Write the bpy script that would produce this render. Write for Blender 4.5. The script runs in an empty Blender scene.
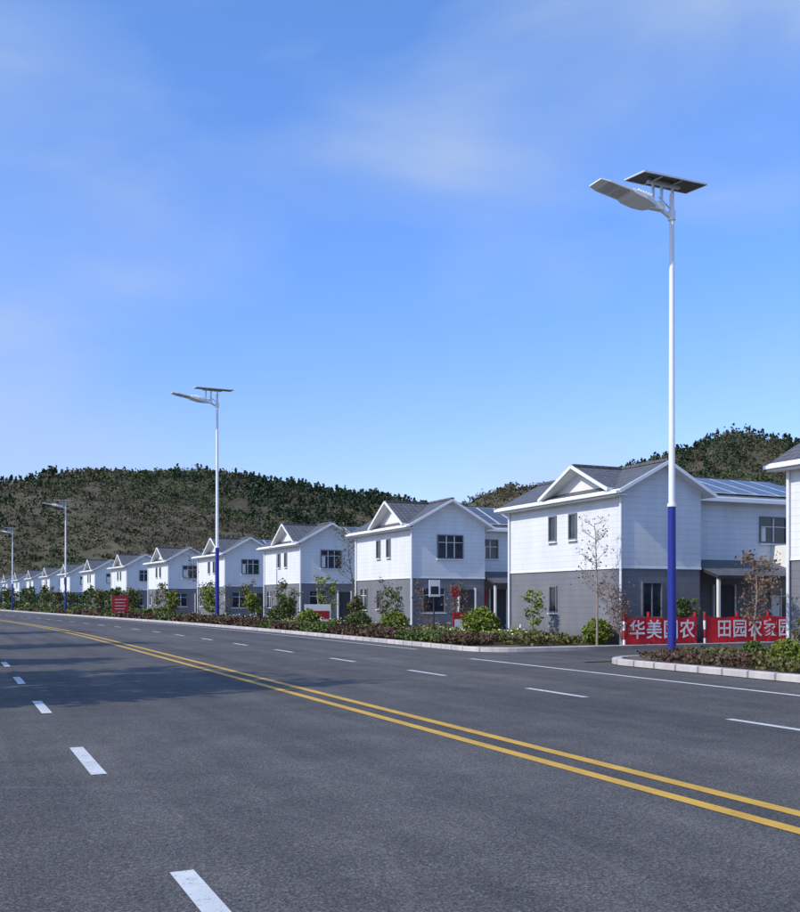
import bpy, math, random
import numpy as np
from mathutils import Vector, Matrix, noise as mnoise
random.seed(7); RNG=np.random.default_rng(11)
S=bpy.context.scene; COL=S.collection

# ------------------------------------------------------------ materials
def nd(nt,t,**k):
    n=nt.nodes.new(t)
    for a,b in k.items(): setattr(n,a,b)
    return n
def base(name,rough=.7,spec=.3,metal=0):
    m=bpy.data.materials.new(name); m.use_nodes=True; nt=m.node_tree
    b=nt.nodes['Principled BSDF']; b.inputs['Roughness'].default_value=rough
    b.inputs['Specular IOR Level'].default_value=spec; b.inputs['Metallic'].default_value=metal
    return m,nt,b
def rgba(c): return (c[0],c[1],c[2],1)
def ramp(nt,fac,stops):
    r=nd(nt,'ShaderNodeValToRGB'); e=r.color_ramp.elements
    while len(e)<len(stops): e.new(.5)
    for i,(p,c) in enumerate(stops): e[i].position=p; e[i].color=rgba(c)
    nt.links.new(fac,r.inputs[0]); return r.outputs[0]
def noise(nt,co,scale,detail=4,rough=.6,dist=0):
    n=nd(nt,'ShaderNodeTexNoise'); n.inputs['Scale'].default_value=scale; n.inputs['Detail'].default_value=detail
    n.inputs['Roughness'].default_value=rough; n.inputs['Distortion'].default_value=dist
    nt.links.new(co,n.inputs['Vector']); return n.outputs['Fac']
def mapping(nt,co,sc,rot=(0,0,0),loc=(0,0,0)):
    m=nd(nt,'ShaderNodeMapping'); m.inputs['Scale'].default_value=sc; m.inputs['Rotation'].default_value=rot; m.inputs['Location'].default_value=loc
    nt.links.new(co,m.inputs[0]); return m.outputs[0]
def objco(nt): return nd(nt,'ShaderNodeTexCoord').outputs['Object']
def mixc(nt,fac,a,b,mode='MIX'):
    m=nd(nt,'ShaderNodeMix',data_type='RGBA',blend_type=mode)
    ins=[m.inputs[0],m.inputs[6],m.inputs[7]]
    for s,v in zip(ins,(fac,a,b)):
        if isinstance(v,(int,float)): s.default_value=v
        elif isinstance(v,tuple): s.default_value=rgba(v)
        else: nt.links.new(v,s)
    return m.outputs[2]
def math_(nt,op,a,b=None,c=None):
    m=nd(nt,'ShaderNodeMath',operation=op)
    for i,v in enumerate((a,b,c)):
        if v is None: continue
        if isinstance(v,(int,float)): m.inputs[i].default_value=v
        else: nt.links.new(v,m.inputs[i])
    return m.outputs[0]
def bump(nt,b,h,strength=.3,dist=.02):
    n=nd(nt,'ShaderNodeBump'); n.inputs['Strength'].default_value=strength; n.inputs['Distance'].default_value=dist
    nt.links.new(h,n.inputs['Height']); nt.links.new(n.outputs[0],b.inputs['Normal'])
def simple(name,c,rough=.6,var=.15,scale=3,spec=.3,metal=0,bmp=0,bscale=40):
    m,nt,b=base(name,rough,spec,metal); co=objco(nt)
    f=noise(nt,co,scale)
    lo=tuple(x*(1-var) for x in c); hi=tuple(min(1,x*(1+var)) for x in c)
    nt.links.new(ramp(nt,f,[(.3,lo),(.7,hi)]),b.inputs['Base Color'])
    if bmp: bump(nt,b,noise(nt,co,bscale,3),bmp)
    return m

def asphalt_mat():
    m,nt,b=base('asphalt',.85,.22); co=objco(nt)
    fine=noise(nt,co,60,2,.75); fine2=noise(nt,co,24,3,.7); mid=noise(nt,co,1.1,6,.65); big=noise(nt,co,.12,4,.6)
    trk=noise(nt,mapping(nt,co,(1.1,.03,1)),1.0,3,.6)
    c=ramp(nt,fine,[(.30,(.046,.044,.042)),(.5,(.102,.098,.092)),(.70,(.22,.21,.197))])
    c=mixc(nt,.9,c,ramp(nt,fine2,[(.32,(.62,.62,.63)),(.68,(1.3,1.29,1.28))]),'MULTIPLY')
    c=mixc(nt,.9,c,ramp(nt,mid,[(.3,(.74,.74,.76)),(.7,(1.18,1.16,1.14))]),'MULTIPLY')
    c=mixc(nt,.9,c,ramp(nt,big,[(.35,(.78,.78,.80)),(.65,(1.18,1.16,1.14))]),'MULTIPLY')
    c=mixc(nt,.9,c,ramp(nt,trk,[(.35,(.76,.76,.78)),(.65,(1.2,1.19,1.18))]),'MULTIPLY')
    msk=ramp(nt,noise(nt,co,.8,4,.7),[(.38,(0,0,0)),(.62,(1,1,1))])
    for cx,cy,rad,w in ((-.8,6.5,3.45,.06),(-1.1,6.3,5.05,.05)):
        d=nd(nt,'ShaderNodeVectorMath',operation='DISTANCE'); nt.links.new(mapping(nt,co,(1,1,0)),d.inputs[0]); d.inputs[1].default_value=(cx,cy,0)
        e=math_(nt,'ABSOLUTE',math_(nt,'SUBTRACT',d.outputs['Value'],rad))
        a=ramp(nt,e,[(0,(1,1,1)),(w,(0,0,0))])
        c=mixc(nt,math_(nt,'MULTIPLY',math_(nt,'MULTIPLY',a,msk),.26),c,(.20,.185,.175))
    nt.links.new(c,b.inputs['Base Color']); bump(nt,b,fine,.6,.012); return m
def paint_mat(name,c,wear=.5):
    m,nt,b=base(name,.6,.3); co=objco(nt)
    f=noise(nt,co,14,6,.75); g=noise(nt,co,70,2,.6); s=math_(nt,'ADD',math_(nt,'MULTIPLY',f,.65),math_(nt,'MULTIPLY',g,.35))
    k=ramp(nt,s,[(wear-.11,(0,0,0)),(wear-.03,(1,1,1))])
    col=mixc(nt,k,(.10,.095,.09),c)
    col=mixc(nt,.8,col,ramp(nt,noise(nt,co,2,4,.7),[(.3,(.72,.72,.72)),(.7,(1.05,1.05,1.05))]),'MULTIPLY')
    nt.links.new(col,b.inputs['Base Color']); bump(nt,b,g,.3,.01); return m
def siding_mat(name,c,pitch,axis=2,depth=.5,dark=.75,var=.05,brick=False):
    m,nt,b=base(name,.65,.25); co=objco(nt)
    sep=nd(nt,'ShaderNodeSeparateXYZ'); nt.links.new(co,sep.inputs[0])
    fr=math_(nt,'FRACT',math_(nt,'DIVIDE',sep.outputs[axis],pitch))
    line=ramp(nt,fr,[(0,(dark,dark,dark)),(.06,(dark,dark,dark)),(.1,(1,1,1)),(1,(.97,.97,.97))])
    n=noise(nt,mapping(nt,co,(.6,.6,.25)),2.2,5,.6)
    col=mixc(nt,1.0,c,line,'MULTIPLY')
    col=mixc(nt,1.0,col,ramp(nt,n,[(.3,(1-var*2,)*3),(.7,(1+var,)*3)]),'MULTIPLY')
    st=noise(nt,mapping(nt,co,(5,5,.25)),1.0,4,.6)
    col=mixc(nt,.3,col,ramp(nt,st,[(.35,(.9,.9,.88)),(.55,(1,1,1))]),'MULTIPLY')
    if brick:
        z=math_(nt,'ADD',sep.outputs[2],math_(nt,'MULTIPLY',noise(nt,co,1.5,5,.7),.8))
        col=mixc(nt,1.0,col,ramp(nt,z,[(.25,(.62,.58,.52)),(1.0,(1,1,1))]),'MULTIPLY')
    nt.links.new(col,b.inputs['Base Color']); bump(nt,b,fr,depth,.02); return m
def roof_mat(name,c):
    m,nt,b=base(name,.6,.35); co=objco(nt)
    sep=nd(nt,'ShaderNodeSeparateXYZ'); nt.links.new(co,sep.inputs[0])
    fx=math_(nt,'FRACT',math_(nt,'DIVIDE',sep.outputs[0],.28)); fy=math_(nt,'FRACT',math_(nt,'DIVIDE',sep.outputs[1],.28))
    a=math_(nt,'ABSOLUTE',math_(nt,'SUBTRACT',fx,.5)); d=math_(nt,'ABSOLUTE',math_(nt,'SUBTRACT',fy,.5))
    h=math_(nt,'MAXIMUM',a,d)
    col=mixc(nt,1.0,c,ramp(nt,h,[(.38,(1.1,1.1,1.1)),(.5,(.4,.4,.4))]),'MULTIPLY')
    col=mixc(nt,1.0,col,ramp(nt,noise(nt,co,3,5),[(.3,(.75,.75,.75)),(.7,(1.2,1.2,1.2))]),'MULTIPLY')
    nt.links.new(col,b.inputs['Base Color']); bump(nt,b,h,.7,.05); return m
def leaf_mat(name,cols,rough=.6):
    m,nt,b=base(name,rough,.2); g=nd(nt,'ShaderNodeNewGeometry'); co=objco(nt)
    n=len(cols); st=[((i+.0)/(n-1),c) for i,c in enumerate(cols)]
    s=math_(nt,'ADD',math_(nt,'MULTIPLY',g.outputs['Random Per Island'],.55),math_(nt,'MULTIPLY',noise(nt,co,1.3,3),.45))
    s=math_(nt,'MULTIPLY',math_(nt,'SUBTRACT',s,.12),1.3)
    nt.links.new(ramp(nt,s,st),b.inputs['Base Color']); return m
def glass_mat():
    m,nt,b=base('window_glass',.08,.6); co=objco(nt)
    nt.links.new(ramp(nt,noise(nt,co,1.3,2),[(.35,(.012,.015,.02)),(.7,(.05,.06,.075))]),b.inputs['Base Color']); return m
def solar_mat():
    m,nt,b=base('solar_cells',.22,.5); co=objco(nt)
    sep=nd(nt,'ShaderNodeSeparateXYZ'); nt.links.new(co,sep.inputs[0])
    fx=math_(nt,'ABSOLUTE',math_(nt,'SUBTRACT',math_(nt,'FRACT',math_(nt,'DIVIDE',sep.outputs[0],.16)),.5))
    fy=math_(nt,'ABSOLUTE',math_(nt,'SUBTRACT',math_(nt,'FRACT',math_(nt,'DIVIDE',sep.outputs[1],.16)),.5))
    h=math_(nt,'MAXIMUM',fx,fy)
    nt.links.new(ramp(nt,h,[(.45,(.006,.007,.012)),(.485,(.05,.055,.065))]),b.inputs['Base Color']); return m

MA=dict(
 asphalt=asphalt_mat(),
 white_paint=paint_mat('road_paint_white',(.66,.66,.63),.47),
 yellow_paint=paint_mat('road_paint_yellow',(.66,.38,.045),.45),
 kerb=siding_mat('kerb_stone',(.54,.49,.46),.8,axis=1,depth=.6,dark=.45,var=.14),
 earth=simple('bed_soil',(.12,.09,.06),.95,.5,1.2,bmp=.8,bscale=9),
 pave=simple('paving',(.28,.265,.24),.9,.2,.9,bmp=.3,bscale=12),
 grass=simple('rough_ground',(.105,.10,.05),.95,.45,.35,bmp=.7,bscale=3),
 white=siding_mat('white_cladding',(.77,.765,.755),.22,dark=.80),
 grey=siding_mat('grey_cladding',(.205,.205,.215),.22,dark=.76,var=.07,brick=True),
 trim=simple('white_trim',(.78,.78,.77),.5,.04),
 stucco=simple('white_stucco',(.74,.71,.64),.8,.04,bmp=.15),
 roof=roof_mat('roof_tiles',(.115,.115,.122)),
 glass=glass_mat(),
 frame=simple('window_frame',(.16,.17,.18),.5,.05),
 panelroof=simple('roof_solar_glass',(.06,.068,.09),.25,.25,1,spec=.5),
 solar=solar_mat(),
 alu=simple('aluminium',(.62,.63,.65),.35,.05,metal=.3),
 polew=simple('pole_white_enamel',(.78,.79,.80),.4,.03),
 poleb=simple('pole_blue_enamel',(.020,.03,.23),.4,.08),
 lens=simple('lamp_lens',(.42,.43,.42),.3,.15,9),
 lampb=simple('lamp_body',(.78,.79,.78),.45,.04),
 red=simple('red_cloth',(.60,.018,.03),.7,.12,2),
 redm=simple('red_enamel',(.42,.025,.03),.5,.2,5),
 dark=simple('dark_metal',(.035,.035,.04),.5,.2),
 bark=simple('bark',(.13,.10,.075),.9,.35,6,bmp=.6),
 barkpale=simple('bark_pale',(.27,.22,.18),.9,.3,6,bmp=.5),
 barkred=simple('bark_red',(.17,.085,.065),.9,.3,6),
 hedge=leaf_mat('hedge_leaves',[(.03,.017,.014),(.085,.042,.034),(.13,.068,.05),(.09,.085,.032),(.17,.13,.085)]),
 green=leaf_mat('green_leaves',[(.02,.04,.012),(.06,.095,.025),(.11,.14,.035),(.15,.18,.055)]),
 lime=leaf_mat('lime_leaves',[(.04,.07,.01),(.12,.16,.02),(.2,.23,.035),(.26,.27,.06)]),
 olive=leaf_mat('olive_leaves',[(.035,.045,.014),(.09,.095,.03),(.15,.135,.045),(.21,.18,.08)]),
 pink=leaf_mat('young_leaves',[(.06,.05,.03),(.15,.095,.06),(.22,.13,.09),(.13,.14,.05)]),
)
def hill_leaf():
    m,nt,b=base('hill_foliage',.8,.1); g=nd(nt,'ShaderNodeNewGeometry'); co=objco(nt)
    big=noise(nt,co,.016,5,.68,.4); mid=noise(nt,co,.11,3,.6)
    s=math_(nt,'ADD',math_(nt,'MULTIPLY',mid,.7),math_(nt,'MULTIPLY',g.outputs['Random Per Island'],.3))
    br=ramp(nt,s,[(.15,(.060,.050,.034)),(.5,(.108,.090,.056)),(.85,(.17,.142,.085))])
    gr=ramp(nt,s,[(.15,(.028,.043,.020)),(.5,(.060,.078,.033)),(.85,(.12,.135,.052))])
    c=mixc(nt,ramp(nt,big,[(.40,(0,0,0)),(.56,(1,1,1))]),br,gr)
    nt.links.new(c,b.inputs['Base Color']); return m
MA['hill']=hill_leaf()
MA['pine']=leaf_mat('pine_foliage',[(.014,.030,.015),(.032,.054,.024),(.058,.082,.034)])
MA['hillsoil']=simple('hill_soil',(.088,.076,.046),.95,.4,.06,bmp=.5,bscale=.5)

# ------------------------------------------------------------ mesh helper
class M:
    def __init__(s): s.v=[];s.f=[];s.m=[];s.mats=[]
    def mi(s,k):
        if k not in s.mats: s.mats.append(k)
        return s.mats.index(k)
    def add(s,vs,fs,k):
        o=len(s.v); s.v.extend([tuple(map(float,p)) for p in vs]); i=s.mi(k)
        for f in fs: s.f.append(tuple(o+j for j in f)); s.m.append(i)
    def box(s,x0,x1,y0,y1,z0,z1,k):
        s.add([(x0,y0,z0),(x1,y0,z0),(x1,y1,z0),(x0,y1,z0),(x0,y0,z1),(x1,y0,z1),(x1,y1,z1),(x0,y1,z1)],
              [(0,3,2,1),(4,5,6,7),(0,1,5,4),(1,2,6,5),(2,3,7,6),(3,0,4,7)],k)
    def slab(s,q,t,k,kside=None):
        q=[Vector(p) for p in q]; b=[p-Vector((0,0,t)) for p in q]; n=len(q)
        s.add(q+b,[tuple(range(n))],k)
        s.add(q+b,[tuple(range(2*n-1,n-1,-1))]+[(i,n+i,n+(i+1)%n,(i+1)%n) for i in range(n)],kside or k)
    def tube(s,p0,p1,r0,r1,k,n=6,cap=True):
        p0=Vector(p0);p1=Vector(p1); d=(p1-p0)
        if d.length<1e-6: return
        q=d.to_track_quat('Z','Y'); a=[];
        for p,r in ((p0,r0),(p1,r1)):
            for i in range(n):
                t=2*math.pi*i/n; a.append(p+q@Vector((r*math.cos(t),r*math.sin(t),0)))
        f=[(i,(i+1)%n,n+(i+1)%n,n+i) for i in range(n)]
        if cap: f+=[tuple(range(n-1,-1,-1)),tuple(range(n,2*n))]
        s.add(a,f,k)
    def bar(s,p0,p1,w,h,k):
        p0=Vector(p0);p1=Vector(p1); d=(p1-p0).normalized(); up=Vector((0,0,1))
        r=d.cross(up); r=r.normalized() if r.length>.01 else Vector((1,0,0)); u=r.cross(d)
        a=[p+r*sx*w/2+u*sz*h/2 for p in (p0,p1) for sx,sz in ((-1,-1),(1,-1),(1,1),(-1,1))]
        s.add(a,[(3,2,1,0),(4,5,6,7),(0,1,5,4),(1,2,6,5),(2,3,7,6),(3,0,4,7)],k)
    def leaves(s,C,sz,k,el=1.6,rng=RNG):
        N=len(C)
        if N==0: return
        a=rng.normal(size=(N,3)); a/=np.linalg.norm(a,axis=1)[:,None]
        b=rng.normal(size=(N,3)); b-=a*(a*b).sum(1)[:,None]; b/=np.linalg.norm(b,axis=1)[:,None]
        sz=(np.ones(N)*sz*rng.uniform(.6,1.3,N))[:,None]
        V=np.stack([C+a*sz*el/2,C+b*sz/2,C-a*sz*el/2,C-b*sz/2],1).reshape(-1,3)
        o=len(s.v); s.v.extend(map(tuple,V.tolist())); i=s.mi(k)
        s.f.extend([(o+4*j,o+4*j+1,o+4*j+2,o+4*j+3) for j in range(N)]); s.m.extend([i]*N)
    def obj(s,name,parent=None,loc=None,smooth=False):
        me=bpy.data.meshes.new(name); me.from_pydata(s.v,[],s.f)
        for k in s.mats: me.materials.append(MA[k])
        me.polygons.foreach_set('material_index',s.m)
        if smooth: me.polygons.foreach_set('use_smooth',[True]*len(s.f))
        me.update(); o=bpy.data.objects.new(name,me); COL.objects.link(o)
        if parent: o.parent=parent
        if loc: o.location=loc
        return o
def empty(name,loc=(0,0,0),rz=0,sc=1):
    o=bpy.data.objects.new(name,None); COL.objects.link(o); o.location=loc; o.rotation_euler=(0,0,rz); o.scale=(sc,)*3
    o.empty_display_size=.3; return o

# ------------------------------------------------------------ road layout  (X = across the road, Y = along it)
def bend(u,u0,u1,k):
    if u<u0: return 0
    if u<u1: return -k*(u-u0)**2
    return -k*(u1-u0)**2-2*k*(u1-u0)*(u-u1)
sr=lambda u: bend(u,42,80,.001)
sh=lambda u: bend(u,52,88,.001)
def strip(m,v0,v1,u0,u1,z,k,step=3,z0=None):
    n=max(1,int((u1-u0)/step)); us=[u0+(u1-u0)*i/n for i in range(n+1)]
    vs=[];fs=[]
    for u in us: vs+=[(v0+sr(u),u,z),(v1+sr(u),u,z)]
    for i in range(n): fs.append((2*i,2*i+1,2*i+3,2*i+2))
    m.add(vs,fs,k)
    if z0 is not None:
        for side,(v) in ((0,v0),(1,v1)):
            w=[]; 
            for u in us: w+=[(v+sr(u),u,z0),(v+sr(u),u,z)]
            m.add(w,[(2*i,2*i+2,2*i+3,2*i+1) if side else (2*i,2*i+1,2*i+3,2*i+2) for i in range(n)],k)
        for u in (u0,u1):
            m.add([(v0+sr(u),u,z0),(v1+sr(u),u,z0),(v1+sr(u),u,z),(v0+sr(u),u,z)],[(0,1,2,3)],k)

g=M(); R=3000
g.add([(-R,-R,-.02),(R,-R,-.02),(R,R,-.02),(-R,R,-.02)],[(0,1,2,3)],'grass'); g.obj('ground')
r=M(); strip(r,-3.4,15.72,-40,420,.004,'asphalt')
r.add([(15.6,22.9,.002),(60,22.9,.002),(60,28.1,.002),(15.6,29.6,.002)],[(0,1,2,3)],'asphalt'); r.obj('road')
mk=M()
for k in range(-2,70):
    a=4.3+5.75*k; strip(mk,1.24,1.39,a,a+1.95,.009,'white_paint',1)
    a=9.1+5.45*k; strip(mk,10.02,10.16,a,a+1.95,.009,'white_paint',1)
strip(mk,5.59,5.75,-30,400,.009,'yellow_paint'); strip(mk,6.05,6.21,-30,400,.009,'yellow_paint')
strip(mk,13.62,13.76,-30,25.5,.009,'white_paint'); strip(mk,14.5,14.62,31,400,.009,'white_paint')
strip(mk,-2.4,-2.26,-30,400,.009,'white_paint')
mk.obj('road_markings')
def kerbpath(pts,w=.24,z=.15):
    m=M(); n=len(pts); L=[];Rr=[]
    for i,p in enumerate(pts):
        a=Vector(pts[max(0,i-1)]);b=Vector(pts[min(n-1,i+1)]); d=(b-a).normalized(); nn=Vector((d.y,-d.x))
        L.append(Vector(p)); Rr.append(Vector(p)+nn*w)
    vs=[]
    for a,b in zip(L,Rr): vs+=[(a.x,a.y,0),(a.x,a.y,z-.02),(a.x+(b.x-a.x)*.1,a.y+(b.y-a.y)*.1,z),(b.x,b.y,z),(b.x,b.y,0)]
    fs=[]
    for i in range(n-1):
        for j in range(4): fs.append((5*i+j,5*i+j+1,5*i+5+j+1,5*i+5+j))
    fs+=[(0,1,2,3,4),(5*n-1,5*n-2,5*n-3,5*n-4,5*n-5)]
    m.add(vs,fs,'kerb'); return m
def arc(cx,cy,rr,a0,a1,n=8): return [(cx+rr*math.cos(math.radians(a0+(a1-a0)*i/n)),cy+rr*math.sin(math.radians(a0+(a1-a0)*i/n))) for i in range(n+1)]
mid=[(40,28.0),(26,28.0),(20,28.05)]+arc(17.1,29.6,1.5,270,180)+[(15.6+sr(u),u) for u in np.arange(32,400,3)]
kerbpath(mid).obj('kerb')
rt=[(15.9,-40),(15.9,0),(15.9,10),(15.9,20.6)]+arc(17.6,21.2,1.7,180,90)+[(20,22.9),(40,22.9)]
kerbpath(rt).obj('kerb')
lf=M(); strip(lf,-3.65,-3.4,-40,400,.15,'kerb',3,0); lf.obj('kerb')
b=M(); strip(b,15.8,21.2,31,400,.11,'earth'); 
b.add([(15.8,31,.11)]+[(p[0],p[1],.11) for p in arc(17.1,29.6,1.32,180,270)]+[(21.2,28.12,.11),(21.2,31,.11)],[tuple(range(12))],'earth'); b.obj('planting_bed')
b=M(); b.add([(16.1,-40,.11),(16.1,20.8,.11)]+[(p[0],p[1],.11) for p in arc(17.6,21.2,1.5,180,90)]+[(21.2,22.7,.11),(21.2,-40,.11)],[tuple(range(13))],'earth'); b.obj('planting_bed')
b=M(); b.add([(21.2,28.1,.10),(45,28.1,.10),(45,50,.10),(21.2,50,.10)],[(0,1,2,3)],'pave')
us=list(np.arange(50,400,10)); 
b.add([(21.2+sr(u)*1,u,.10) for u in us]+[(45+sr(u),u,.10) for u in us[::-1]],[tuple(range(2*len(us)))],'pave')
b.add([(21.2,-40,.10),(45,-40,.10),(45,22.8,.10),(21.2,22.8,.10)],[(0,1,2,3)],'pave'); b.obj('pavement')
lp=M(); strip(lp,-9,-3.65,-40,400,.12,'pave'); lp.obj('pavement')

# ------------------------------------------------------------ houses
def window(m,face,c,z0,z1,w,off,mull=1,curt=.22):
    fw=.06
    def bx(a0,a1,d0,d1,zz0,zz1,k):
        if face=='x-': m.box(off-d1,off-d0,a0,a1,zz0,zz1,k)
        else: m.box(a0,a1,off-d1,off-d0,zz0,zz1,k)
    bx(c-w/2,c+w/2,.0,.012,z0,z1,'glass')
    bx(c-w/2-fw,c-w/2,0,.06,z0-fw,z1+fw,'frame'); bx(c+w/2,c+w/2+fw,0,.06,z0-fw,z1+fw,'frame')
    bx(c-w/2,c+w/2,0,.06,z1,z1+fw,'frame'); bx(c-w/2-.1,c+w/2+.1,0,.11,z0-fw-.05,z0-fw,'trim'); bx(c-w/2,c+w/2,0,.06,z0-fw,z0,'frame')
    for i in range(mull):
        x=c-w/2+w*(i+1)/(mull+1); bx(x-.02,x+.02,.0,.045,z0,z1,'trim' if w>.8 else 'frame')
    if w>.8:
        bx(c-w/2,c+w/2,.0,.04,z1-.36,z1-.33,'trim')
        if curt>0: bx(c-w/2+.02,c-w/2+w*curt,.0,.016,z0+.02,z1-.38,'stucco')
def house(v,u,rz,first=False,solar=True,L=7.8,back=11.0,seed=0):
    rr=random.Random(seed); P=empty('two_storey_house',(v,u,.1),rz)
    D=3.5 if first else 4.2; E=5.6; RZ=6.5 if first else 6.75; y1=1.2; y2=7.0
    def prism(k,z0,z1,g=0):
        m=M(); pts=[(-g,-g),(D+g,-g),(D+g,y1-g),(back+g,y1-g),(back+g,y2+g),(D+g,y2+g),(D+g,L+g),(-g,L+g)]
        n=len(pts); vs=[(a,b,z0) for a,b in pts]+[(a,b,z1) for a,b in pts]
        m.add(vs,[tuple(range(n,2*n))]+[(i,(i+1)%n,n+(i+1)%n,n+i) for i in range(n)],k); return m
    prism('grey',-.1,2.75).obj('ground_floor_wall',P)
    m=prism('white',2.75,E,.025)
    for y in (-.025,L+.025): m.add([(-.025,y,E),(D+.025,y,E),(D/2,y,RZ-.02)],[(0,1,2) if y<0 else (2,1,0)],'white')
    m.add([(back+.025,y1,E),(back+.025,y2,E),(back+.025,4.1,RZ+.1)],[(0,1,2)],'white')
    m.obj('upper_wall',P)
    prism('trim',2.72,2.78,.045).obj('string_course',P)
    m=M(); o=.4; sl=(RZ-E)/(D/2); t=.13
    ze=E-sl*o+.1; zr=RZ+.1
    m.slab([(-o,-o,ze),(D/2,-o,zr),(D/2,L+o,zr),(-o,L+o,ze)],t,'roof','trim')
    m.slab([(D/2,-o,zr),(D+o,-o,ze),(D+o,L+o,ze),(D/2,L+o,zr)],t,'roof','trim')
    yr=4.1; zw=RZ+.17; sw=(zw-(E+.1))/(yr-y1); zwe=E+.1-sw*.4
    m.slab([(D/2,y1-.4,zwe),(back+.4,y1-.4,zwe),(back+.4,yr,zw),(D/2,yr,zw)],t,'roof','trim')
    m.slab([(D/2,yr,zw),(back+.4,yr,zw),(back+.4,y2+.4,zwe),(D/2,y2+.4,zwe)],t,'roof','trim')
    pc=2.35; hw=2.1; pz=RZ+.10; ps=(pz-E-.05)/hw
    m.slab([(-.55,pc-hw-.15,E+.05-ps*.15),(D/2,pc-hw-.15,E+.05-ps*.15),(D/2,pc,pz),(-.55,pc,pz)],.10,'roof','trim')
    m.slab([(-.55,pc,pz),(D/2,pc,pz),(D/2,pc+hw+.15,E+.05-ps*.15),(-.55,pc+hw+.15,E+.05-ps*.15)],.10,'roof','trim')
    m.bar((D/2,-o-.02,zr+.03),(D/2,L+o+.02,zr+.03),.2,.1,'roof')
    m.bar((D/2,yr,zw+.03),(back+.42,yr,zw+.03),.2,.1,'roof')
    m.bar((-.5,pc,pz+.03),(D/2,pc,pz+.03),.16,.09,'roof')
    m.obj('roof',P)
    m=M(); m.add([(-.03,pc-hw,E),(-.03,pc+hw,E),(-.03,pc,pz-.1)],[(0,2,1)],'trim')
    m.add([(-.06,pc-hw+.6,E+.10),(-.06,pc+hw-.6,E+.10),(-.06,pc,pz-.38)],[(0,2,1)],'stucco')
    for sgn in (-1,1):
        m.bar((-.575,pc+sgn*(hw+.18),E-.06-ps*.1),(-.575,pc+sgn*.02,pz-.03),.04,.12,'trim')
        m.bar((D/2+sgn*(D/2+o),-o-.03,ze-.09),(D/2+sgn*.02,-o-.03,zr-.06),.05,.12,'trim')
    m.box(-.54,-.40,-o,L+o,ze-.16,ze-.06,'trim')
    m.box(-.40,-.026,-o+.02,L+o-.02,ze-.22,ze-.17,'trim')
    m.box(D+.45,back+.35,y1-.52,y1-.41,zwe-.2,zwe-.06,'trim')
    m.tube((-.10,-.06,0),(-.10,-.06,5.35),.045,.045,'trim',8)
    m.tube((-.10,L-.1,0),(-.10,L-.1,5.35),.045,.045,'trim',8)
    m.obj('eaves_trim',P)
    m=M(); cu=rr.choice([0,.2,.33,.45])
    for c in (3.0,4.4): window(m,'x-',c,3.95,4.85,.42,-.025,0)
    window(m,'x-',4.4,1.15,2.1,.42,0,0)
    if not first: window(m,'x-',6.6,1.1,2.2,.9,0,1,cu)
    if not first: window(m,'y-',2.15,3.8,4.95,1.4,-.025,2,cu); 
    window(m,'y-',1.3 if first else 1.2,1.0,2.2,.8 if first else 1.2,0,1,0)
    window(m,'y-',8.2 if first else 5.2,3.9,4.85,1.3 if first else .9,y1-.025,1,.2)
    window(m,'y-',8.9,.9,2.1,1.6,y1,2,.3)
    if not first: m.box(2.7,3.6,-.05,-.002,0,2.15,'dark'); m.box(2.62,2.7,-.08,-.002,0,2.23,'trim'); m.box(3.6,3.68,-.08,-.002,0,2.23,'trim')
    m.obj('windows',P)
    m=M(); X0=D+.15
    m.slab([(X0,y1-2.0,2.5),(8.0,y1-2.0,2.5),(8.0,y1-.03,3.15),(X0,y1-.03,3.15)],.12,'roof','dark')
    for x in (X0+.15,7.85): m.box(x-.05,x+.05,y1-1.9,y1-1.8,0,2.4,'stucco')
    m.box(8.1,11.1,y1-1.1,y1-.03,2.85,3.0,'trim'); m.box(8.1,11.1,y1-1.1,y1-1.02,3.0,3.75,'stucco'); m.box(8.1,8.18,y1-1.02,y1-.03,3.0,3.75,'stucco')
    m.box(5.2,6.2,y1-.06,y1-.004,0,2.15,'dark'); m.box(5.14,5.2,y1-.09,y1-.004,0,2.2,'trim'); m.box(6.2,6.26,y1-.09,y1-.004,0,2.2,'trim')
    if not first:
        m.box(4.55,5.0,y1-.04,y1-.004,.5,2.1,'redm'); m.box(6.4,6.8,y1-.04,y1-.004,.5,2.1,'redm')
    m.obj('porch',P)
    if solar:
        m=M(); n=8; x0=D-.6; w=1.05
        for i in range(n):
            a=x0+i*(w+.06); bq=a+w
            if bq>back+.3: break
            ya,yb=y1-.1,yr-.25
            z=lambda y: zwe+sw*(y-(y1-.4))+.10
            m.slab([(a,ya,z(ya)),(bq,ya,z(ya)),(bq,yb,z(yb)),(a,yb,z(yb))],.04,'alu')
            ym=(ya+yb)/2
            for (p,q) in ((ya+.05,ym-.02),(ym+.02,yb-.05)):
                m.add([(a+.05,p,z(p)+.006),(bq-.05,p,z(p)+.006),(bq-.05,q,z(q)+.006),(a+.05,q,z(q)+.006)],[(0,1,2,3)],'panelroof')
        m.obj('solar_panels',P)
    return P
house(21.7,13.6,0,solar=False,seed=0)
house(21.7,29.1,0,first=True,seed=1)
us=[46.7,64.2]+[64.2+17.5*k for k in range(1,15)]
for i,u in enumerate(us):
    rz=math.atan2(-(sh(u+4)-sh(u)),4)
    house(21.7+sh(u),u,rz,seed=2+i)

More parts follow.
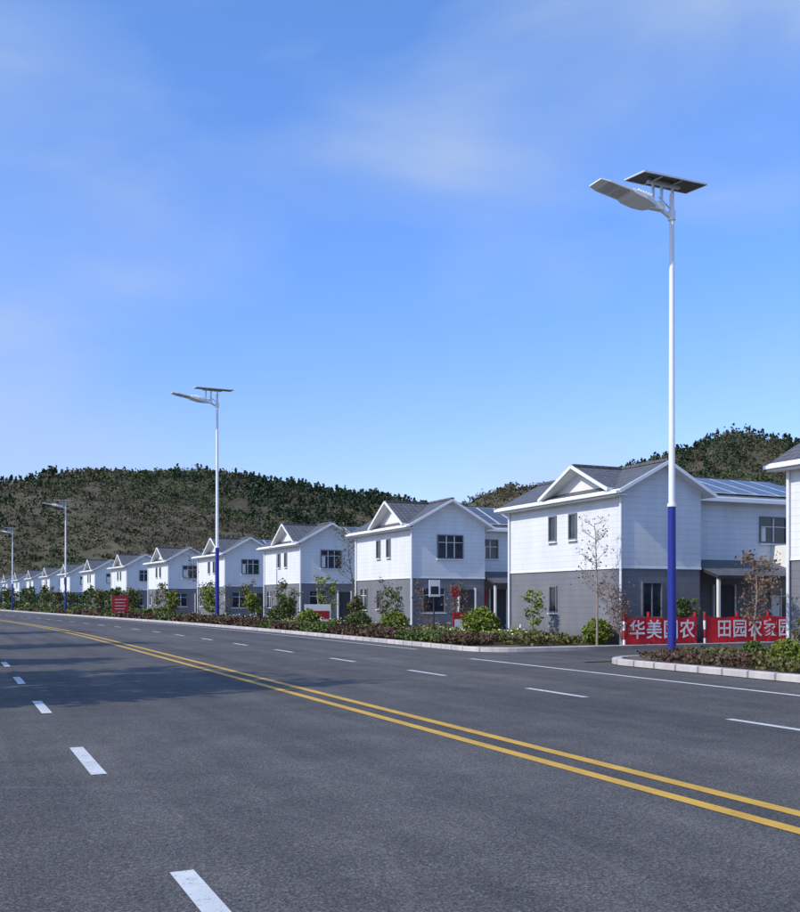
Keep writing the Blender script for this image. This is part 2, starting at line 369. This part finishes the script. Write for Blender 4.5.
# ------------------------------------------------------------ street lamps
def lamp(v,u,sc):
    P=empty('solar_street_lamp',(v,u,.1),0,sc)
    m=M(); m.tube((0,0,0),(0,0,4.1),.115,.105,'poleb',24); m.tube((0,0,4.1),(0,0,12.4),.085,.062,'polew',24)
    m.tube((0,0,4.08),(0,0,4.16),.12,.12,'polew',20); m.tube((0,0,0),(0,0,.05),.24,.24,'poleb',16)
    for i in range(4):
        a=i*math.pi/2+.4; m.tube((.19*math.cos(a),.19*math.sin(a),.05),(.19*math.cos(a),.19*math.sin(a),.13),.025,.025,'dark',6)
    m.box(-.05,.05,-.125,-.11,.6,1.0,'poleb')
    m.obj('pole',P)
    m=M(); m.tube((0,0,11.75),(-.5,0,12.0),.06,.055,'polew',12); m.tube((-.5,0,12.0),(-.72,0,12.02),.055,.055,'polew',12)
    m.tube((0,0,11.7),(0,0,11.95),.10,.10,'polew',14)
    m.tube((-.02,0,11.98),(-.42,0,12.25),.02,.02,'alu',6)
    for x in (-.62,-.34,.02): 
        m.box(x-.03,x+.03,-.03,.03,12.05 if x<0 else 12.35,12.64,'alu')
    m.box(-.8,.25,-.05,.05,12.57,12.63,'alu')
    m.box(-.74,-.30,-.09,.09,11.90,12.1,'lampb')
    m.obj('arm_bracket',P)
    m=M(); sec=[(-.60,.12,-.06,.08),(-.78,.26,-.10,.10),(-1.05,.34,-.10,.12),(-1.42,.35,-.07,.10),(-1.5,.34,-.03,.05),(-2.2,.33,-.025,.03),(-2.45,.26,-.01,.02)]
    def tl(x): return (-.62-x)*.16
    Z0=12.0; vs=[]
    for x,hw,b0,t0 in sec:
        z=Z0+tl(x); vs+=[(x,-hw,z+b0),(x,hw,z+b0),(x,hw*1.0,z+(b0+t0)/2+.01),(x,hw*.7,z+t0),(x,-hw*.7,z+t0),(x,-hw*1.0,z+(b0+t0)/2+.01)]
    fs=[(0,5,4,3,2,1)]
    n=len(sec)
    for i in range(n-1):
        for j in range(6): fs.append((6*i+j,6*i+(j+1)%6,6*i+6+(j+1)%6,6*i+6+j))
    fs.append(tuple(6*(n-1)+j for j in range(6)))
    m.add(vs,fs,'lampb')
    for a,bq,hw in ((-1.56,-1.84,.26),(-1.9,-2.2,.26)):
        za=Z0+tl(a)-.036; zb=Z0+tl(bq)-.034
        m.add([(a,-hw,za),(a,hw,za),(bq,hw,zb),(bq,-hw,zb)],[(0,1,2,3)],'lens')
        for q in range(6):
            y=-hw+.04+q*(2*hw-.08)/5
            m.bar((a-.02,y,za-.007),(bq+.02,y,zb-.004),.012,.006,'lampb')
    for kx in range(6):
        x=-.82-.08*kx; m.box(x-.012,x+.012,-.22,.22,Z0+tl(x)+.09,Z0+tl(x)+.17,'lampb')
    m.obj('lamp_head',P)
    m=M(); z=12.64; x0,x1,ya,yb=-1.22,.82,-.42,.42
    SL=.10
    def zz(y): return z+ (y-ya)*SL
    for xx in (-.62,.02):
        m.bar((xx,ya+.05,zz(ya+.05)-.03),(xx,yb-.05,zz(yb-.05)-.03),.03,.03,'alu')
    m.slab([(x0,ya,zz(ya)+.02),(x1,ya,zz(ya)+.02),(x1,yb,zz(yb)+.02),(x0,yb,zz(yb)+.02)],.025,'solar')
    for a,bq in (((x0,ya),(x1,ya)),((x0,yb),(x1,yb)),((x0,ya),(x0,yb)),((x1,ya),(x1,yb))):
        m.bar((a[0],a[1],zz(a[1])),(bq[0],bq[1],zz(bq[1])),.03,.04,'alu')
    m.obj('solar_panel',P)
lamp(17.5,21.3,1.0); lamp(16.9,68.6,1.28); lamp(12.2,122,1.04); lamp(8.7,165,1.0); lamp(5.2,215,1.0)

# ------------------------------------------------------------ vegetation
def grow(m,tips,p,d,L,r,lev,rng,k,spread=.6,n=3,segs=3):
    pts=[Vector(p)]; dd=Vector(d).normalized()
    for i in range(segs):
        dd=(dd+Vector((rng.uniform(-1,1),rng.uniform(-1,1),rng.uniform(-.4,.8)))*.13).normalized()
        q=pts[-1]+dd*L/segs; ra=r*(1-.55*i/segs); rb=r*(1-.55*(i+1)/segs)
        m.tube(pts[-1],q,ra,rb,k,5 if lev<2 else 4,False); pts.append(q)
    tips.append(tuple(pts[-1])); 
    if lev>=1: tips.append(tuple((pts[-1]+pts[-2])/2))
    if lev<=0: return
    for i in range(n):
        t=rng.uniform(.35,1); idx=min(segs-1,int(t*segs)); a=pts[idx].lerp(pts[idx+1],t*segs-idx)
        sd=Vector((rng.uniform(-1,1),rng.uniform(-1,1),rng.uniform(-.1,.7))).normalized()
        grow(m,tips,a,(dd+sd*spread*1.6).normalized(),L*rng.uniform(.45,.7),r*.5,lev-1,rng,k,spread,n,segs)
def tree(name,v,u,h,crown,leafk,bark,nl=14,ls=.09,lev=3,trunkfrac=.35,r=.05,n=4,seed=0,multi=1,spread=.6,fill=.28):
    rng=random.Random(seed); m=M(); tips=[]
    for s in range(multi):
        a=rng.uniform(0,6.28); d=Vector((math.cos(a)*.25*(multi>1),math.sin(a)*.25*(multi>1),1)).normalized()
        tr=h*trunkfrac; top=Vector((0,0,0))+d*tr
        m.tube((0,0,-.1),top,r,r*.75,bark,8,False)
        q=top.copy(); dd=d.copy(); seg=6; L=h*(1-trunkfrac)
        for i in range(seg):
            dd=(dd+Vector((rng.uniform(-1,1),rng.uniform(-1,1),.6))*.09).normalized(); q2=q+dd*L/seg
            m.tube(q,q2,r*.75*(1-.8*i/seg),r*.75*(1-.8*(i+1)/seg),bark,6,False)
            for b in range(n if i<seg-1 else 2):
                aa=rng.uniform(0,6.28); up=rng.uniform(.25,.8); w=crown*(1-.55*abs(i-1.5)/seg)
                grow(m,tips,q.lerp(q2,rng.random()),(math.cos(aa),math.sin(aa),up),w*rng.uniform(.6,1.0),r*.32,lev-2,rng,bark,spread)
            q=q2
        tips.append(tuple(q))
    if nl:
        T=np.array(tips); C=np.repeat(T,nl,0)+RNG.normal(size=(len(T)*nl,3))*crown*fill*.5
        m.leaves(C,ls,leafk)
    return m.obj(name,None,(v,u,.1))
def ball(name,v,u,rad,k,nl=2600,ls=.07,squash=.9):
    m=M(); n=nl
    d=RNG.normal(size=(n,3)); d/=np.linalg.norm(d,axis=1)[:,None]
    lump=np.array([1+.26*mnoise.noise(Vector(x)*2.3+Vector((v,u,0))) for x in d.tolist()])
    rr=rad*lump*RNG.uniform(.72,1.06,n)
    C=d*rr[:,None]*np.array([1,1,squash])+np.array([0,0,rad*squash*.95])
    m.leaves(C,ls,k)
    for i in range(7):
        a=i*.9; m.tube((0,0,-.1),(math.cos(a)*rad*.6,math.sin(a)*rad*.6,rad*1.2),.02,.008,'bark',5,False)
    return m.obj(name,None,(v,u,.1))
def hedge(name,v0,v1,u0,u1,h,k,dens,s0,bendf=sr,k2=None,th=.12):
    m=M(); us=np.arange(u0,u1,.5)
    for u in us:
        f=max(1,u/35.); n=int(dens*.5*(v1-v0)/f**1.3)
        c=np.stack([RNG.uniform(v0,v1,n),RNG.uniform(u,u+.5,n),np.zeros(n)],1)
        hh=np.array([h*(.75+.6*mnoise.noise(Vector((x*1.1,y*.55,3)))+.35*mnoise.noise(Vector((x*4,y*3,9)))) for x,y,_ in c.tolist()])
        c[:,2]=.1+hh*np.sqrt(RNG.uniform(.02,1,n)); c[:,0]+=bendf(float(u))
        kk=k
        if k2 and mnoise.noise(Vector((0,float(u)*.16,5)))>th: kk=k2
        m.leaves(c,s0*f**.65,kk)
    return m.obj(name)
hedge('red_leaf_hedge',16.2,17.6,30.6,60,.44,'hedge',850,.08,k2='green',th=.16)
hedge('red_leaf_hedge',16.2,17.6,60,150,.5,'hedge',600,.10,k2='green',th=.1)
hedge('low_shrub_border',17.8,20.6,29.5,90,.42,'olive',210,.10,k2='lime')
hedge('low_shrub_border',17.8,20.6,90,260,.8,'green',260,.14,k2='olive')
hedge('red_leaf_hedge',16.5,18.2,-5,21.4,.30,'hedge',420,.065,k2='olive')
hedge('low_shrub_border',18.3,20.6,-5,22.2,.28,'olive',240,.065,k2='green')
hedge('grass_tufts',20.8,21.5,30,120,.3,'green',500,.07,bendf=sh)
# blossoms scattered over the beds
m=M(); n=500; uu=RNG.uniform(30,75,n); m.leaves(np.stack([RNG.uniform(17.6,20.4,n)+np.array([sr(float(x)) for x in uu]),uu,RNG.uniform(.35,.75,n)],1),.07,'stucco',1.1); m.obj('shrub_blossom')

ball('clipped_round_bush',21.0,29.6,.50,'lime'); ball('clipped_round_bush',20.0,36.4,.72,'lime',3200,.08)
ball('clipped_round_bush',18.5,41.7,.6,'lime'); ball('clipped_round_bush',18.5,46.2,.6,'green')
ball('clipped_round_bush',17.9,17.7,.38,'lime',2400,.05); ball('clipped_round_bush',19.2,20.1,.28,'green')
ball('clipped_round_bush',18.6,54,.6,'lime',1500,.1); ball('clipped_round_bush',18.7,60,.7,'green',1500,.1)
tree('young_tree',20.7,33.4,1.9,.45,'lime','bark',5,.08,3,.25,.025,3,3)
tree('bare_sapling',20.5,28.9,4.3,.75,'pink','barkpale',1,.05,4,.3,.045,4,5,spread=.35)
tree('bare_shrub',21.3,28.5,2.0,.6,'pink','barkred',1,.05,4,.12,.025,3,8,multi=2)
tree('leafy_shrub',24.3,28.9,1.6,.4,'green','bark',7,.07,3,.1,.03,3,9,multi=2)
tree('young_leaf_tree',20.0,20.9,2.7,.6,'pink','barkpale',3,.06,4,.3,.035,3,12)
tree('leafy_shrub',19.6,18.6,1.1,.4,'olive','barkred',5,.05,3,.1,.02,3,15,multi=2)
rr=random.Random(5)
spec=[(19.6,44.5,2.0,'green'),(19.6,50.0,1.6,'olive'),(20.2,55.5,2.7,'lime'),(19.0,58.5,1.8,'green'),(20.3,63,2.6,'olive'),(19.5,67,1.9,'lime'),
      (20.0,71,2.7,'olive'),(19.0,76,2.2,'lime'),(20.2,81,2.8,'green'),(19.0,88,2.2,'lime'),(20.0,96,3.0,'olive'),(19,102,2.4,'green')]
for i,(v,u,h,k) in enumerate(spec):
    tree('small_tree',v+sh(u),u,h,h*.30,k,'bark',6,.085*(u/45)**.5,3,.25,.035,3,30+i,multi=1+i%2)
for i,(v,u) in enumerate([(20.3,38.8),(20.6,43),(20.6,48),(20.4,77),(20.4,93)]):
    tree('bare_shrub',v+sh(u),u,rr.uniform(1.7,2.6),.55,'pink','barkred',1,.07,4,.15,.025,3,60+i)
tree('bare_tree',21.0,90,7.5,2.0,'olive','bark',1,.12,4,.3,.09,4,77)
tree('bare_tree',24.5,62,6.4,1.3,'olive','bark',1,.1,4,.3,.07,3,78)
for i,u in enumerate(range(110,260,8)):
    tree('small_tree',rr.uniform(19,21)+sh(u),u,rr.uniform(2.2,3.6),1.1,rr.choice(['green','olive','lime']),'bark',6,.22,3,.2,.06,3,90+i)
for i,(v,u,h) in enumerate([(-5.2,18.2,8.8),(-5.0,22.5,7.6),(-5.6,28,6.0),(-5.2,38,8.0),(-5.2,54,8.0)]):
    tree('street_tree',v,u,h,2.0,'green','bark',9,.22,4,.3,.12,4,200+i)
m=M()
for i in range(110):
    u=rr.uniform(60,420); v=rr.uniform(38,60)+u*.18; h=rr.uniform(3,6.5); k=rr.choice(['olive','green','hill'])
    n=130; d=RNG.normal(size=(n,3))*np.array([h*.28,h*.28,h*.26])+np.array([v+sh(u),u,h*.62]); m.leaves(d,.55,k)
    m.tube((v+sh(u),u,-.1),(v+sh(u),u,h*.7),.12,.05,'bark',5,False)
m.obj('background_trees')

# ------------------------------------------------------------ signs, banner
def text(body,size,loc,rot,parent,k):
    c=bpy.data.curves.new('lettering','FONT'); c.body=body; c.size=size; c.align_x='CENTER'; c.align_y='CENTER'; c.extrude=.002; c.offset=.008; c.space_character=1.08
    c.materials.append(MA[k]); o=bpy.data.objects.new('lettering',c); COL.objects.link(o); o.parent=parent; o.location=loc; o.rotation_euler=rot; return o
def banner(v0,v1,u,body):
    P=empty('red_banner_fence',(v0,u,.1)); L=v1-v0; m=M(); n=40
    vs=[]
    for i in range(n+1):
        x=L*i/n; y=.02*math.sin(x*3.1)+.01*math.sin(x*7.7)
        sag=.05*abs(math.sin(math.pi*x/L*3))
        vs+=[(x,y,.08-sag*.3),(x,y,1.02-sag)]
    m.add(vs,[(2*i,2*i+2,2*i+3,2*i+1) for i in range(n)],'red'); m.obj('banner_cloth',P)
    m=M(); k=3
    for i in range(k+1):
        x=L*i/k
        for j in range(4): m.tube((x,.09,-.1+j*.32),(x,.09,.22+j*.32),.05,.05,'redm' if j%2 else 'polew',10)
    m.tube((0,.09,.95),(L,.09,.95),.02,.02,'alu',6); m.tube((0,.09,.2),(L,.09,.2),.02,.02,'alu',6); m.obj('posts',P)
    text(body,.70,(L/2,-.05,.52),(math.pi/2,0,0),P,'trim')
banner(21.3,24.4,28.35,'华美国农'); banner(24.8,29.3,28.3,'田园农家园')
def sign(name,v,u,z0,w,h,k,post='alu',rz=0,round_=False,kk=None):
    P=empty(name,(v,u,.1),rz); m=M()
    if w>1: m.tube((-w/2+.1,.05,-.1),(-w/2+.1,.05,z0+h),.04,.04,post,8); m.tube((w/2-.1,.05,-.1),(w/2-.1,.05,z0+h),.04,.04,post,8)
    else: m.tube((0,.05,-.1),(0,.05,z0+h),.035,.035,post,8)
    m.obj('post',P); m=M()
    if round_: m.tube((0,.0,z0+h/2),(0,-.03,z0+h/2),w/2,w/2,k,28); m.tube((0,-.031,z0+h/2),(0,-.036,z0+h/2),w*.36,w*.36,kk or 'trim',28)
    else:
        m.box(-w/2,w/2,-.03,.0,z0,z0+h,k)
        if kk: m.box(-w/2+.08,w/2-.08,-.036,-.031,z0+h*.15,z0+h*.62,kk)
    m.obj('board',P); return P
sign('notice_sign',19.9,40.5,1.75,.55,.75,'trim','dark',kk='dark'); sign('round_red_sign',20.5,39.6,1.7,.5,.5,'redm','dark',round_=True,kk='redm')
p=sign('red_sign_board',14.4,95.5,.2,1.5,1.8,'redm')
m=M()
for j in range(5): m.box(-.5,.5-.12*(j%2),-.036,-.031,.45+j*.29,.50+j*.29,'stucco')
m.obj('text_lines',p)
sign('notice_board',19.4,54.8,.35,1.6,1.0,'trim',kk='redm')
sign('red_notice_board',20.2,38.4,.3,.9,.75,'redm','dark',kk='trim')

# ------------------------------------------------------------ hills
CR=[(-300,520),(-150,505),(0,487),(45,479),(100,470),(160,468),(205,470),(240,479),(270,489),(310,494),(350,502),(390,507),(430,508),(470,504),(500,497),(560,487),(640,463),(690,450),(730,437),(775,446),(830,462),(900,455),(1050,470),(1300,490)]
PH=[math.radians(24.2)+math.atan((x-400)/1000) for x,y in CR]
EL=[(600-y)/1000*math.cos(math.atan((x-400)/1000)) for x,y in CR]
def Rc(ph): 
    t=min(1,max(0,(ph-.28)/.35)); t=t*t*(3-2*t); return 600*(1-t)+400*t
def hz(ph,r):
    R0=Rc(ph); el=float(np.interp(ph,PH,EL)); t=(r-R0*.52)/(R0*.48)
    if t<=0: return -.5+t*3
    x,y=r*math.sin(ph),r*math.cos(ph)
    nz=mnoise.fractal(Vector((x,y,0))*.012,1,2,5)
    if t<1: p=math.sin(t*math.pi/2)**1.25
    else: p=1-.28*min(1,(t-1)*.9)
    return el*R0*p*.965+nz*13*min(1,t*1.5)*(.3+.7*min(1,abs(1-t)*2.5))
m=M(); NP,NR=150,50; vs=[];fs=[]
phs=np.linspace(PH[0],PH[-1],NP); ts=np.linspace(.48,1.7,NR)
for ph in phs:
    for t in ts: r_=Rc(ph)*t; vs.append((r_*math.sin(ph),r_*math.cos(ph),hz(ph,r_)))
for i in range(NP-1):
    for j in range(NR-1): a=i*NR+j; fs.append((a,a+1,a+NR+1,a+NR))
m.add(vs,fs,'hillsoil'); m.obj('hills',smooth=True)
m=M(); rg=np.random.default_rng(3); NT=17000; Cs=[];Ss=[]; Cp=[];Sp=[]
for i in range(NT):
    ph=rg.uniform(-.02,.90); t=.53+.55*rg.random()**.85; r_=Rc(ph)*t; z=hz(ph,r_)
    x,y=r_*math.sin(ph),r_*math.cos(ph)
    cl=mnoise.noise(Vector((x,y,4))*.02)
    if cl<-.35 and rg.random()<.4: continue
    sc=r_/500
    pine=(.27<ph<.45 and t>.72 and rg.random()<.6) or (mnoise.noise(Vector((x,y,40))*.012)>.18 and rg.random()<.4)
    if pine:
        n=20; H=rg.uniform(3.5,6.5)*sc; q=rg.random(n)
        rad=(1-q)*H*.32; a=rg.uniform(0,6.28,n)
        d=np.stack([x+np.cos(a)*rad,y+np.sin(a)*rad,z+q*H],1); Cp.append(d); Sp.append(np.full(n,H*.2))
    else:
        R1=rg.uniform(1.1,2.6)*sc; n=17
        d=rg.normal(size=(n,3))*np.array([R1*.65,R1*.65,R1*.42])+np.array([x,y,z+R1*.4])
        Cs.append(d); Ss.append(np.full(n,R1*.46))
m.leaves(np.concatenate(Cs),np.concatenate(Ss),'hill',1.3,rg); m.leaves(np.concatenate(Cp),np.concatenate(Sp),'pine',1.5,rg); m.obj('hillside_trees')

# ------------------------------------------------------------ sky + sun
to_sun=Vector((-.78,-.10,.62)).normalized()
W=bpy.data.worlds.new('World'); S.world=W; W.use_nodes=True; nt=W.node_tree; bg=nt.nodes['Background']
sk=nd(nt,'ShaderNodeTexSky',sky_type='NISHITA'); sk.sun_disc=False
sk.sun_elevation=math.asin(to_sun.z); sk.sun_rotation=math.atan2(to_sun.x,to_sun.y)
sk.air_density=1.0; sk.dust_density=.6; sk.ozone_density=3.0
co=nd(nt,'ShaderNodeTexCoord').outputs['Generated']
sp=nd(nt,'ShaderNodeSeparateXYZ'); nt.links.new(co,sp.inputs[0])
c1=noise(nt,mapping(nt,co,(1.2,1.2,3.0),(.0,.35,.4),(.3,.1,.7)),2.6,5,.5,.35)
c2=noise(nt,mapping(nt,co,(1,1,1.8),(0,.3,0),(4.7,2.4,.2)),2.6,2,.5,.2)
s=math_(nt,'ADD',math_(nt,'MULTIPLY',c1,.45),math_(nt,'MULTIPLY',c2,.55))
cf=ramp(nt,s,[(.42,(0,0,0)),(.52,(.25,.25,.25)),(.64,(.8,.8,.8))])
tc=ramp(nt,sp.outputs[2],[(0,(.62,.59,.72)),(.12,(.56,.58,.80)),(.30,(.49,.64,.95)),(.55,(.54,.74,1.0))])
tint=mixc(nt,1.0,sk.outputs[0],tc,'MULTIPLY')
tint=mixc(nt,1.0,tint,(1.95,1.95,1.95),'MULTIPLY')
col=mixc(nt,cf,tint,(3.5,4.4,6.0))
nt.links.new(col,bg.inputs[0]); bg.inputs[1].default_value=.14
L=bpy.data.lights.new('sun','SUN'); L.energy=3.7; L.angle=math.radians(.6); L.color=(1,.95,.87)
lo=bpy.data.objects.new('sun',L); COL.objects.link(lo); lo.rotation_euler=to_sun.to_track_quat('Z','Y').to_euler()
# ------------------------------------------------------------ camera
cd=bpy.data.cameras.new('camera'); cam=bpy.data.objects.new('camera',cd); COL.objects.link(cam)
cd.sensor_fit='HORIZONTAL'; cd.sensor_width=36; cd.lens=45; cd.shift_y=.18; cd.clip_end=6000; cd.clip_start=.1
cam.location=(0,0,1.7); cam.rotation_euler=(math.radians(90),0,-math.radians(24.2)); S.camera=cam
S.view_settings.view_transform='Standard'; S.view_settings.look='None'; S.view_settings.exposure=0
